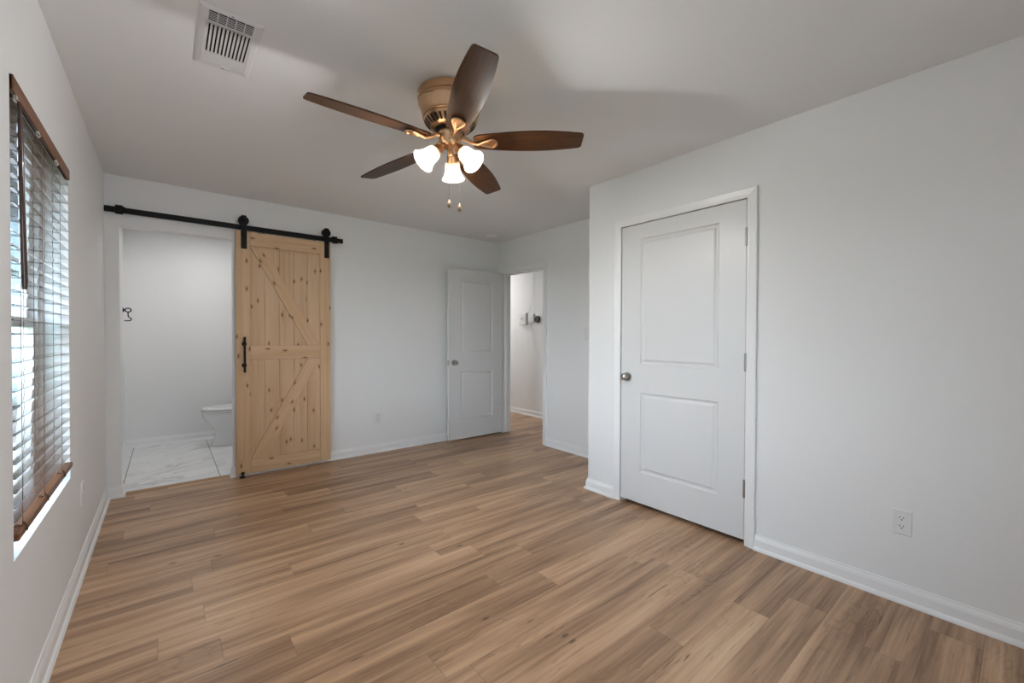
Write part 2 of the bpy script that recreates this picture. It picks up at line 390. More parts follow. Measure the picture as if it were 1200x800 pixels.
# ------------------------------------------------------------------ room shell
bm = BM(); box(bm, (0, YR, -0.08), (XH + 0.1, D, 0)); box(bm, (W2, D, -0.08), (XH + 0.1, 7.2, 0))
box(bm, (0.0, D, -0.08), (W2, D + 0.075, -0.0))
struct('floor', bm, FLOOR, 'wood-look vinyl plank floor in tan and brown tones', 'floor')
bm = BM(); box(bm, (0.0, D + 0.075, -0.08), (2.4, YB, 0.002))
struct('floor_bathroom', bm, TILE, 'grey veined marble tile floor beyond the barn door opening', 'floor')
bm = BM(); box(bm, (-0.15, YR - 0.15, H), (XH + 0.1, 7.2, H + 0.12))
struct('ceiling', bm, CEIL, 'flat white painted ceiling above the fan', 'ceiling')
# left wall with the window opening
WY0, WY1, WZ0, WZ1 = 1.905, 2.862, 0.557, 2.005
bm = BM()
box(bm, (-0.15, YR - 0.15, -0.3), (0, WY0, H)); box(bm, (-0.15, WY1, -0.3), (0, YB + 0.1, H))
box(bm, (-0.15, WY0, -0.3), (0, WY1, WZ0)); box(bm, (-0.15, WY0, WZ1), (0, WY1, H))
struct('wall_left', bm, WHITE, 'white wall holding the window with the wooden blind', 'wall')
# back wall with the bathroom opening
BX0, BX1, BZ = 0.080, 0.806, 2.067
bm = BM()
box(bm, (0, D, 0), (BX0, D + 0.12, H)); box(bm, (BX0, D, BZ), (BX1, D + 0.12, H)); box(bm, (BX1, D, 0), (W2, D + 0.12, H))
struct('wall_back', bm, WHITE, 'white wall carrying the black barn door track', 'wall')
HY0, HY1, HZ = 3.510, 4.272, 2.035
bm = BM()
box(bm, (W2, YR - 0.15, 0), (W2 + 0.12, HY0, H)); box(bm, (W2, HY0, HZ), (W2 + 0.12, HY1, H)); box(bm, (W2, HY1, 0), (W2 + 0.12, 7.2, H))
struct('wall_right', bm, WHITE, 'white wall with the doorway into the hall', 'wall')
CY0, CY1, CZ = 1.056, 1.946, 2.052
bm = BM()
box(bm, (W1, YR - 0.15, 0), (W1 + 0.11, CY0, H)); box(bm, (W1, CY0, CZ), (W1 + 0.11, CY1, H)); box(bm, (W1, CY1, 0), (W1 + 0.11, YC, H))
struct('wall_closet', bm, WHITE, 'white closet wall around the closed two-panel door', 'wall')
bm = BM(); box(bm, (W1 + 0.11, YC - 0.11, 0), (W2, YC, H))
struct('wall_closet_side', bm, WHITE, 'short white closet side wall turned towards the hall doorway', 'wall')
bm = BM()
box(bm, (-0.15, YR - 0.15, 0), (RX0, YR, H)); box(bm, (RX1, YR - 0.15, 0), (W2, YR, H))
box(bm, (RX0, YR - 0.15, 0), (RX1, YR, RZ_0)); box(bm, (RX0, YR - 0.15, RZ_1), (RX1, YR, H))
struct('wall_rear', bm, WHITE, 'white wall behind the camera with a window added for daylight', 'wall')
bm = BM(); box(bm, (-0.15, YB, -0.08), (W2, YB + 0.1, H))
struct('wall_bathroom', bm, WHITE, 'plain white bathroom wall seen beyond the barn door opening', 'wall')
bm = BM(); box(bm, (1.5, D + 0.12, -0.0), (1.6, YB, H))
struct('wall_bathroom_side', bm, WHITE, 'white bathroom wall behind the toilet tank', 'wall')
bm = BM(); box(bm, (XH, 2.3, 0), (XH + 0.1, 7.2, H))
struct('wall_hall', bm, WHITE, 'white hall wall with small devices seen through the doorway', 'wall')
bm = BM(); box(bm, (W2 + 0.12, 2.2, 0), (XH + 0.1, 2.3, H)); box(bm, (W2 + 0.12, 7.1, 0), (XH, 7.2, H))
struct('wall_hall_end', bm, WHITE, 'white end walls of the hall', 'wall')
# bathroom threshold
bm = BM(); prism(bm, [(BX0, D + 0.045, 0), (BX0, D + 0.05, 0.006), (BX0, D + 0.085, 0.006), (BX0, D + 0.095, 0.002), (BX0, D + 0.095, -0.01), (BX0, D + 0.045, -0.01)], (BX1 - BX0, 0, 0))
struct('trim_1', bm, THRESH, 'thin oak threshold strip between the planks and the bathroom tile', 'trim')
# ------------------------------------------------------------------ baseboards
BB = [(-0.004, 0.0), (0.026, 0.0), (0.0255, 0.008), (0.021, 0.017), (0.0145, 0.022), (0.0135, 0.060), (0.010, 0.072), (0.006, 0.080), (0.005, 0.088), (-0.004, 0.088)]
def baseboard(name, path, label, side=1):
    bm = BM(); sweep(bm, BB, path, side); return struct(name, bm, TRIM, label, 'baseboard')
baseboard('baseboard_left', [(0, YR), (0, D), (BX0, D), (BX0, D + 0.10)], 'white baseboard under the window, turning into the bathroom opening')
baseboard('baseboard_back', [(BX1, D + 0.10), (BX1, D), (W2, D), (W2, HY1 + 0.06)], 'white baseboard along the wall behind the barn door')
baseboard('baseboard_right', [(W2, HY0 - 0.058), (W2, YC), (W1, YC), (W1, CY1 + 0.057)], 'white baseboard beside the hall doorway, running round the closet corner')
baseboard('baseboard_closet', [(W1, CY0 - 0.057), (W1, YR)], 'white baseboard under the outlet on the closet wall')
baseboard('baseboard_bathroom', [(0, D + 0.12), (0, YB), (1.5, YB)], 'white baseboard behind the toilet in the bathroom')
baseboard('baseboard_hall', [(XH, 7.1), (XH, 2.3)], 'white baseboard along the hall wall')
# ------------------------------------------------------------------ door casings (profile: distance from the opening edge, thickness)
CP = [(0.0, -0.002), (0.0, 0.008), (0.006, 0.011), (0.016, 0.0115), (0.022, 0.0135), (0.040, 0.016), (0.050, 0.0175), (0.058, 0.0165), (0.058, -0.002)]
def casing(bm, y0, y1, zt, xw, dirx, ax='x'):
    """casing round an opening y0..y1 x 0..zt in the plane x = xw, standing out along dirx"""
    rings = []
    for (cy, cz, sy, sz) in ((y0, 0, -1, 0), (y0, zt, -1, 1), (y1, zt, 1, 1), (y1, 0, 1, 0)):
        rings.append([bm.verts.new((xw + dirx * t, cy + sy * s, cz + sz * s)) for s, t in CP])
    k = len(CP)
    for a, b in zip(rings, rings[1:]):
        for j in range(k): bm.faces.new((a[j], a[(j + 1) % k], b[(j + 1) % k], b[j]))
    bm.faces.new(rings[0][::-1]); bm.faces.new(rings[-1])
bm = BM(); casing(bm, CY0 + 0.001, CY1 - 0.001, CZ, W1, -1)
struct('trim_2', bm, TRIM, 'white moulded casing around the closed closet door', 'trim')
bm = BM(); casing(bm, HY0, HY1, HZ - 0.012, W2, -1); casing(bm, HY0, HY1, HZ - 0.012, W2 + 0.12, 1)
struct('trim_3', bm, TRIM, 'white casing around the open hall doorway', 'trim')
bm = BM()   # hall door jamb with stop
for y, s in ((HY0, 1), (HY1, -1)):
    box(bm, (W2, y - 0.001 * s, 0), (W2 + 0.12, y + 0.012 * s, HZ)); box(bm, (W2 + 0.045, y + 0.012 * s, 0), (W2 + 0.08, y + 0.022 * s, HZ - 0.012))
box(bm, (W2, HY0, HZ - 0.012), (W2 + 0.12, HY1, HZ + 0.001)); box(bm, (W2 + 0.045, HY0, HZ - 0.022), (W2 + 0.08, HY1, HZ - 0.012))
struct('trim_4', bm, TRIM, 'white jamb lining inside the hall doorway', 'trim')
bm = BM()   # closet jamb stops behind the slab
for y, s in ((CY0, 1), (CY1, -1)): box(bm, (W1 + 0.038, y - 0.001 * s, 0), (W1 + 0.09, y + 0.014 * s, CZ))
box(bm, (W1 + 0.038, CY0, CZ - 0.014), (W1 + 0.09, CY1, CZ + 0.001))
struct('trim_5', bm, TRIM, 'white door stop inside the closet doorway', 'trim')

# ------------------------------------------------------------------ panel doors
def panel_face(bm, to, Wd, Hd, panels):
    """front face of a moulded two-panel door; to(u, v, w) maps to world; panels: (u0, u1, v0, v1)"""
    us = sorted({0, Wd, panels[0][0], panels[0][1]}); vs = sorted({0, Hd} | {q for p_ in panels for q in p_[2:]})
    V = {}
    def vt(u, v, w=0.0):
        k = (round(u, 5), round(v, 5), round(w, 5))
        if k not in V: V[k] = bm.verts.new(to(u, v, w))
        return V[k]
    holes = {(p_[0], p_[2]) for p_ in panels}
    for i in range(len(us) - 1):
        for j in range(len(vs) - 1):
            if (us[i], vs[j]) in holes: continue
            bm.faces.new((vt(us[i], vs[j]), vt(us[i + 1], vs[j]), vt(us[i + 1], vs[j + 1]), vt(us[i], vs[j + 1])))
    steps = [(0.0, 0.0), (0.004, -0.0060), (0.009, -0.0100), (0.015, -0.0110), (0.021, -0.0105), (0.032, -0.0040), (0.036, -0.0030)]
    for u0, u1, v0, v1 in panels:
        prev = None
        for ins, w_ in steps:
            ring = [vt(u0 + ins, v0 + ins, w_), vt(u1 - ins, v0 + ins, w_), vt(u1 - ins, v1 - ins, w_), vt(u0 + ins, v1 - ins, w_)]
            if prev:
                for k in range(4): bm.faces.new((prev[k], prev[(k + 1) % 4], ring[(k + 1) % 4], ring[k]))
            prev = ring
        bm.faces.new(prev)
    return vt, us, vs
def door_slab(to, Wd, Hd, T, panels):
    bm = BM()
    vt, us, vs = panel_face(bm, to, Wd, Hd, panels)
    vb, _, _ = panel_face(bm, lambda u, v, w: to(u, v, -T - w), Wd, Hd, panels)
    for i in range(len(us) - 1):
        for v in (0, Hd): bm.faces.new((vt(us[i], v), vt(us[i + 1], v), vb(us[i + 1], v), vb(us[i], v)))
    for j in range(len(vs) - 1):
        for u in (0, Wd): bm.faces.new((vt(u, vs[j]), vt(u, vs[j + 1]), vb(u, vs[j + 1]), vb(u, vs[j])))
    return bm
def knob(name, c, n, parent, r=0.027):
    """round door knob on a rosette; c on the door face, n outwards"""
    bm = BM(); lathe(bm, c, n, [(0.0, -0.001), (0.033, -0.001), (0.033, 0.003), (0.030, 0.007), (0.016, 0.009), (0.0125, 0.014), (0.0125, 0.026), (0.017, 0.031), (0.024, 0.036), (r, 0.044), (r, 0.052), (0.023, 0.060), (0.015, 0.064), (0.0, 0.065)], 32)
    k = obj(name, bm, NICKEL, parent, label='satin nickel round knob')
    return k
def latch(name, a, b, parent):
    bm = BM(); box(bm, a, b, 0, 0.001); return obj(name, bm, HINGE, parent)
# closet door (closed); u runs along -y from the knob edge
Y0, Y1, ZB = 1.062, 1.940, 0.029
d1 = thing('door_1', (W1, (Y0 + Y1) / 2, ZB), 'closed white two-panel closet door with nickel knob', 'door', kind='structure')
Hd = 2.047 - ZB
bm = door_slab(lambda u, v, w: (W1 - 0.001 - w, Y1 - u, ZB + v), Y1 - Y0, Hd, 0.035,
               [(Y1 - 1.777, Y1 - 1.220, 0.252 - ZB, 0.830 - ZB), (Y1 - 1.777, Y1 - 1.220, 1.036 - ZB, 1.940 - ZB)])
obj('slab', bm, DOORM, d1)
knob('knob', (W1 - 0.001, 1.884, 0.940), (-1, 0, 0), d1)
latch('latch_plate', (W1 - 0.001, Y1 - 0.001, 0.915), (W1 - 0.005, Y1 + 0.003, 0.972), d1)
for z in (1.826, 1.084, 0.336):
    bm = BM(); cyl(bm, (W1 - 0.008, 1.0585, z - 0.05), (W1 - 0.008, 1.0585, z + 0.05), 0.0068, 14)
    for k in (-1, 1): lathe(bm, (W1 - 0.008, 1.0585, z + k * 0.05), (0, 0, k), [(0.0068, 0), (0.0045, 0.002), (0.0035, 0.005), (0, 0.006)], 12)
    box(bm, (W1 - 0.0035, 1.0585, z - 0.05), (W1 - 0.001, 1.068, z + 0.05))
    obj('hinge', bm, HINGE, d1, label='grey steel hinge knuckle')
# hall door (open against the back wall); hinge by the doorway
X0, X1, YF = 2.886, 3.672, 4.247
d2 = thing('door_2', ((X0 + X1) / 2, YF, 0.02), 'white two-panel door standing open beside the hall doorway', 'door', kind='structure')
bm = door_slab(lambda u, v, w: (X0 + u, YF - w, 0.02 + v), X1 - X0, 2.012, 0.035,
               [(3.048 - X0, 3.512 - X0, 0.230, 0.800), (3.048 - X0, 3.512 - X0, 1.030, 1.890)])
obj('slab', bm, DOORM, d2)
knob('knob', (2.955, YF, 0.925), (0, -1, 0), d2, 0.026)
knob('knob', (2.955, YF + 0.035, 0.925), (0, 1, 0), d2, 0.026)
latch('latch_plate', (X0 - 0.002, YF + 0.006, 0.895), (X0 + 0.002, YF + 0.029, 0.953), d2)
for z in (1.83, 1.08, 0.28):
    bm = BM(); cyl(bm, (X1 + 0.007, YF + 0.034, z - 0.045), (X1 + 0.007, YF + 0.034, z + 0.045), 0.006, 12); box(bm, (X1 - 0.001, YF + 0.004, z - 0.045), (X1 + 0.0015, YF + 0.034, z + 0.045))
    obj('hinge', bm, HINGE, d2)
bm = BM(); box(bm, (W2 + 0.012, HY0 + 0.0115, 0.895), (W2 + 0.04, HY0 + 0.014, 0.955), 0, 0.0006); box(bm, (W2 + 0.018, HY0 + 0.013, 0.91), (W2 + 0.03, HY0 + 0.0145, 0.94), 1)
obj('strike_plate', bm, [NICKEL, DARK], label='small metal strike plate on the hall doorway jamb', cat='strike plate')

# ------------------------------------------------------------------ barn door
bx0, bx1, bf, bb, bz0, bz1 = 0.819, 1.596, 4.313, 4.353, 0.026, 2.138
sl, sr = 0.925, 1.500     # inner edges of the stiles
barn = thing('barn_door', ((bx0 + bx1) / 2, (bf + bb) / 2, bz0), 'unfinished knotty pine sliding barn door with a K-shaped brace', 'door')
bm = BM()
nb = 5; bw = (sr - sl + 0.012) / nb
for i in range(nb): box(bm, (sl - 0.006 + i * bw + 0.0020, bf + 0.014, bz0 + 0.03), (sl - 0.006 + (i + 1) * bw - 0.0020, bb - 0.003, bz1 - 0.03), 0, 0.0015)
box(bm, (sl - 0.006, bf + 0.020, bz0 + 0.04), (sr + 0.006, bb - 0.006, bz1 - 0.04))
obj('board_panel', bm, PINE_V, barn)
for a, b_ in ((bx0, sl), (sr, bx1)):
    bm = BM(); box(bm, (a, bf, bz0), (b_, bb, bz1), 0, 0.002); obj('stile', bm, PINE_STILE, barn)
for a, b_ in ((bz0, 0.142), (1.024, 1.144), (2.018, bz1)):
    bm = BM(); box(bm, (sl + 0.0008, bf + 0.0005, a), (sr - 0.0008, bb, b_), 0, 0.0015); obj('rail', bm, PINE_H, barn)
def brace(pts, ang):
    bm = BM(); fs = prism(bm, [(x, bf + 0.001, z) for x, z in pts], (0, 0.016, 0))
    bmesh.ops.bevel(bm, geom=[e for e in bm.edges], offset=0.0012, segments=1, affect='EDGES')
    obj('brace', bm, pine_material(ang, (1.02, 1.0, 0.97), 6.0 + ang), barn)
brace([(sl + .001, 2.0165), (sl + .104, 2.0165), (sr - .001, 1.150), (sr - .001, 1.1455), (sr - .110, 1.1455), (sl + .001, 2.010)], math.atan2(sr - 0.11 - sl, -(1.1455 - 2.0165)) * -1)
brace([(sr - .110, 1.0225), (sr - .001, 1.0225), (sr - .001, 1.012), (sl + .118, 0.1435), (sl + .001, 0.1435), (sl + .001, 0.150)], math.atan2(sr - 0.11 - sl, 1.0225 - 0.1435))
# pull handle
bm = BM(); box(bm, (0.869, bf - 0.046, 0.914), (0.886, bf - 0.034, 1.223), 0, 0.002)
hd = obj('handle', bm, BLACK, barn, label='black iron pull handle')
for z in (0.975, 1.162):
    bm = BM(); lathe(bm, (0.8775, bf, z), (0, -1, 0), [(0.019, -0.0005), (0.019, 0.004), (0.011, 0.008), (0.009, 0.012), (0.009, 0.036)], 20); obj('handle_mount', bm, BLACK, hd)
# hangers: strap, wheel, bolts
RZ0, RZ1, RYF, RYB = 2.150, 2.194, 4.327, 4.333
for xc in (0.8785, 1.5600):
    bm = BM(); wz = RZ1 + 0.037
    pts = [(xc - 0.0215, bf - 0.007, 1.985), (xc + 0.0215, bf - 0.007, 1.985), (xc + 0.0215, bf - 0.007, wz + 0.026), (xc + 0.017, bf - 0.007, wz + 0.042), (xc - 0.017, bf - 0.007, wz + 0.042), (xc - 0.0215, bf - 0.007, wz + 0.026)]
    prism(bm, pts, (0, 0.006, 0))
    st = obj('hanger_strap', bm, BLACK, barn, label='black iron hanger strap with wheel')
    bm = BM(); lathe(bm, (xc, RYF - 0.010, wz), (0, 1, 0), [(0.030, 0), (0.040, 0.001), (0.040, 0.006), (0.036, 0.008), (0.036, 0.018), (0.040, 0.020), (0.040, 0.025), (0.030, 0.026)], 32); obj('wheel', bm, BLACK, st)
    bm = BM()
    for z, rr in ((wz, 0.013), (2.028, 0.008), (2.098, 0.008)): lathe(bm, (xc, bf - 0.006, z), (0, -1, 0), [(rr, -0.001), (rr, 0.005), (rr * 0.7, 0.008), (0, 0.0085)], 6 if rr > 0.01 else 16)
    obj('bolt', bm, BLACK, st)
for xx in (1.03, 1.455):
    bm = BM(); lathe(bm, (xx, bf + 0.02, bz1), (0, 0, 1), [(0.014, -0.001), (0.014, 0.005), (0.009, 0.0075), (0, 0.008)], 18); obj('anti_jump_disc', bm, BLACK, barn)
# track on the wall
trk = thing('barn_door_track', (0.865, D, RZ0), 'black steel track on the wall above the barn door', 'track')
bm = BM(); box(bm, (0.002, RYF, RZ0), (1.720, RYB, RZ1), 0, 0.001); obj('rail', bm, BLACK, trk)
for xx in (0.035, 0.20, 0.62, 1.05, 1.49, 1.69):
    bm = BM(); cyl(bm, (xx, RYB, 2.172), (xx, D, 2.172), 0.011, 16); lathe(bm, (xx, RYF, 2.172), (0, -1, 0), [(0.0085, -0.001), (0.0085, 0.003), (0.005, 0.005), (0, 0.0055)], 6); obj('spacer', bm, BLACK, trk)
for xx in (0.085, 1.640):
    bm = BM(); box(bm, (xx - 0.022, RYF - 0.012, RZ0 - 0.008), (xx + 0.022, RYB + 0.010, RZ1 + 0.012), 0, 0.003)
    cyl(bm, (xx + (0.022 if xx < 1 else -0.022), RYF + 0.003, RZ1 - 0.006), (xx + (0.034 if xx < 1 else -0.034), RYF + 0.003, RZ1 - 0.006), 0.012, 16)
    box(bm, (xx - 0.06 if xx < 1 else xx - 0.012, RYF - 0.009, RZ0 + 0.006), (xx + 0.012 if xx < 1 else xx + 0.05, RYF + 0.001, RZ1 - 0.004), 0, 0.002)
    obj('end_stop', bm, BLACK, trk)
# roller guide at the foot of the door
gd = thing('floor_guide', (0.862, bf - 0.014, 0), 'small black roller guide on the floor at the foot of the barn door', 'guide')
bm = BM(); box(bm, (0.843, bf - 0.030, 0), (0.881, bf + 0.06, 0.005), 0, 0.001); obj('base', bm, BLACK, gd)
bm = BM(); lathe(bm, (0.862, bf - 0.016, 0.005), (0, 0, 1), [(0.0145, 0), (0.0145, 0.013), (0.007, 0.016), (0.007, 0.024), (0.0145, 0.027), (0.0145, 0.043), (0.010, 0.047), (0, 0.048)], 24); obj('roller', bm, BLACKP, gd)

# ------------------------------------------------------------------ left window and its blind
win = thing('window_1', (-0.11, (WY0 + WY1) / 2, WZ0), 'white vinyl double-hung window behind the wooden blind', 'window', kind='structure')
def rect_frame(bm, x0, x1, y0, y1, z0, z1, t):
    box(bm, (x0, y0, z0), (x1, y0 + t, z1)); box(bm, (x0, y1 - t, z0), (x1, y1, z1)); box(bm, (x0, y0 + t, z0), (x1, y1 - t, z0 + t)); box(bm, (x0, y0 + t, z1 - t), (x1, y1 - t, z1))
bm = BM(); rect_frame(bm, -0.148, -0.095, WY0 - 0.002, WY1 + 0.002, WZ0 - 0.002, WZ1 + 0.002, 0.032); obj('window_frame', bm, VINYL, win)
zm = 1.285
for nm, xa, xb, za, zb in (('upper_sash', -0.140, -0.122, zm - 0.02, WZ1 - 0.03), ('lower_sash', -0.121, -0.102, WZ0 + 0.03, zm + 0.02)):
    bm = BM(); rect_frame(bm, xa, xb, WY0 + 0.03, WY1 - 0.03, za, zb, 0.038); sa_ = obj(nm, bm, VINYL, win)
    bm = BM(); box(bm, ((xa + xb) / 2 - 0.002, WY0 + 0.065, za + 0.035), ((xa + xb) / 2 + 0.002, WY1 - 0.065, zb - 0.035)); obj('glass_pane', bm, GLASS, sa_)
bl = thing('window_blind', (-0.04, (WY0 + WY1) / 2, WZ0), 'brown wooden slat blind hanging in the window', 'blind')
ZBR = 0.612
by0, by1 = WY0 + 0.006, WY1 - 0.006
bm = BM(); box(bm, (-0.0030, by0, WZ1 - 0.050), (0.0070, by1, WZ1 - 0.001), 0, 0.003); box(bm, (-0.0450, by0, WZ1 - 0.048), (0.0070, by0 + 0.010, WZ1 - 0.001), 0, 0.002); box(bm, (-0.0450, by1 - 0.010, WZ1 - 0.048), (0.0070, by1, WZ1 - 0.001), 0, 0.002)
obj('valance', bm, BLINDW, bl)
bm = BM(); box(bm, (-0.0520, by0 + 0.012, WZ1 - 0.046), (-0.0080, by1 - 0.012, WZ1 - 0.002), 0, 0.002); obj('head_rail', bm, SLATW, bl)
bm = BM(); pitch = 0.0435; zt = WZ1 - 0.072; ns = int((zt - (ZBR + 0.045)) / pitch) + 1
tilt = Matrix.Rotation(math.radians(3.0), 3, 'Y')
for i in range(ns):
    z = zt - i * pitch
    box(bm, (-0.045, by0 + 0.003, z - 0.0014), (0.004, by1 - 0.003, z + 0.0014), 0, 0.0, tilt)
obj('slat_stack', bm, SLATW, bl)
zl = zt - (ns - 1) * pitch
bm = BM(); box(bm, (-0.026, by0 + 0.003, ZBR), (0.010, by1 - 0.002, ZBR + 0.024), 0, 0.004); br = obj('bottom_rail', bm, BLINDW, bl)
for yy in (1.990, 2.300, 2.640):
    bm = BM()
    for xx in (0.0035, -0.0445): tube(bm, [(xx, yy, WZ1 - 0.06), (xx, yy, ZBR + 0.022)], 0.0009, 6)
    for i in range(ns): tube(bm, [(0.0035, yy, zt - i * pitch - 0.0035), (-0.0445, yy, zt - i * pitch - 0.0025)], 0.0007, 5)
    tube(bm, [(-0.0205, yy + 0.008, WZ1 - 0.06), (-0.0205, yy + 0.008, ZBR + 0.02)], 0.0010, 6)
    obj('ladder_cord', bm, CORD, bl)
    bm = BM(); lathe(bm, (-0.010, yy, ZBR + 0.0235), (0, 0, 1), [(0.010, 0), (0.010, 0.003), (0.006, 0.006), (0, 0.007)], 14); tube(bm, [(0.0045, yy, ZBR + 0.034), (0.0115, yy + 0.004, ZBR + 0.022), (0.0125, yy, ZBR + 0.008), (0.0115, yy - 0.008, ZBR + 0.02)], 0.0026, 6)
    obj('cord_plug', bm, SLATW, br)
for yy in (1.945, 2.235, 2.555):
    bm = BM(); box(bm, (0.000, yy - 0.006, WZ1 - 0.062), (0.009, yy + 0.010, WZ1 - 0.050), 0, 0.002); tube(bm, [(0.000, yy - 0.004, WZ1 - 0.066), (0.008, yy, WZ1 - 0.071), (0.010, yy + 0.004, WZ1 - 0.062)], 0.003, 8); obj('bracket_clip', bm, CLIP, bl)
bm = BM(); tube(bm, [(0.010, 1.945, WZ1 - 0.066), (0.012, 1.946, WZ1 - 0.08), (0.013, 1.947, 1.87), (0.014, 1.958, 1.60), (0.015, 1.970, 1.395), (0.015, 1.970, 1.373)], [0.003, 0.004, 0.0065, 0.0075, 0.0085, 0.006], 10); obj('tilt_wand', bm, WANDW, bl)
# unseen rear window, added to let daylight in from behind
win_added = thing('window_added', ((RX0 + RX1) / 2, YR - 0.1, RZ_0), 'unseen white window added behind the camera to let daylight in', 'window', kind='structure')
bm = BM()
box(bm, (RX0, YR - 0.14, RZ_0), (RX0 + 0.05, YR - 0.10, RZ_1)); box(bm, (RX1 - 0.05, YR - 0.14, RZ_0), (RX1, YR - 0.10, RZ_1)); box(bm, (RX0 + 0.05, YR - 0.14, RZ_0), (RX1 - 0.05, YR - 0.10, RZ_0 + 0.05)); box(bm, (RX0 + 0.05, YR - 0.14, RZ_1 - 0.05), (RX1 - 0.05, YR - 0.10, RZ_1))
obj('window_frame', bm, VINYL, win_added)
bm = BM(); box(bm, (RX0 + 0.05, YR - 0.122, RZ_0 + 0.05), (RX1 - 0.05, YR - 0.118, RZ_1 - 0.05)); obj('glass_pane', bm, GLASS, win_added)

# ------------------------------------------------------------------ ceiling fan
FX, FY = 1.462, 1.851
fan = thing('ceiling_fan', (FX, FY, H), 'brass ceiling fan with five dark walnut blades and three lit lamps', 'ceiling fan')
bm = BM()
lathe(bm, (FX, FY, H), (0, 0, -1), [(0.150, 0.0), (0.160, 0.004), (0.162, 0.020), (0.160, 0.038), (0.154, 0.041), (0.154, 0.045), (0.158, 0.048), (0.157, 0.056), (0.152, 0.060), (0.148, 0.075), (0.140, 0.098), (0.134, 0.110), (0.134, 0.116), (0.137, 0.119), (0.136, 0.124), (0.130, 0.127)], 64)
obj('motor_housing', bm, BRASS, fan)
# slotted vent ring
bm = BM(); prof = [(0.130, 0.126), (0.133, 0.132), (0.130, 0.138), (0.094, 0.172), (0.082, 0.177), (0.074, 0.177), (0.074, 0.150)]
lathe(bm, (FX, FY, H), (0, 0, -1), prof, 64, 0, False)
obj('vent_ring', bm, BRASS, fan)
vr = fan.children[-1]
bm = BM()
for k in range(30):
    a = 2 * math.pi * k / 30; ca, sa = math.cos(a), math.sin(a)
    def P3(r, t, w): return (FX + ca * r - sa * w, FY + sa * r + ca * w, H - t)
    q = [P3(0.1262, 0.1428, -0.0058), P3(0.1262, 0.1428, 0.0058), P3(0.1000, 0.1675, 0.0042), P3(0.1000, 0.1675, -0.0042)]
    n_ = Vector((ca * 0.68, sa * 0.68, -0.73)).normalized()
    prism(bm, [Vector(p_) + n_ * 0.0009 for p_ in q], n_ * -0.004)
obj('vent_slots', bm, DARK, vr)
bm = BM(); lathe(bm, (FX, FY, H), (0, 0, -1), [(0.072, 0.160), (0.072, 0.186), (0.064, 0.188), (0.0, 0.188)], 48, 0, True); obj('flywheel', bm, DARK, fan)
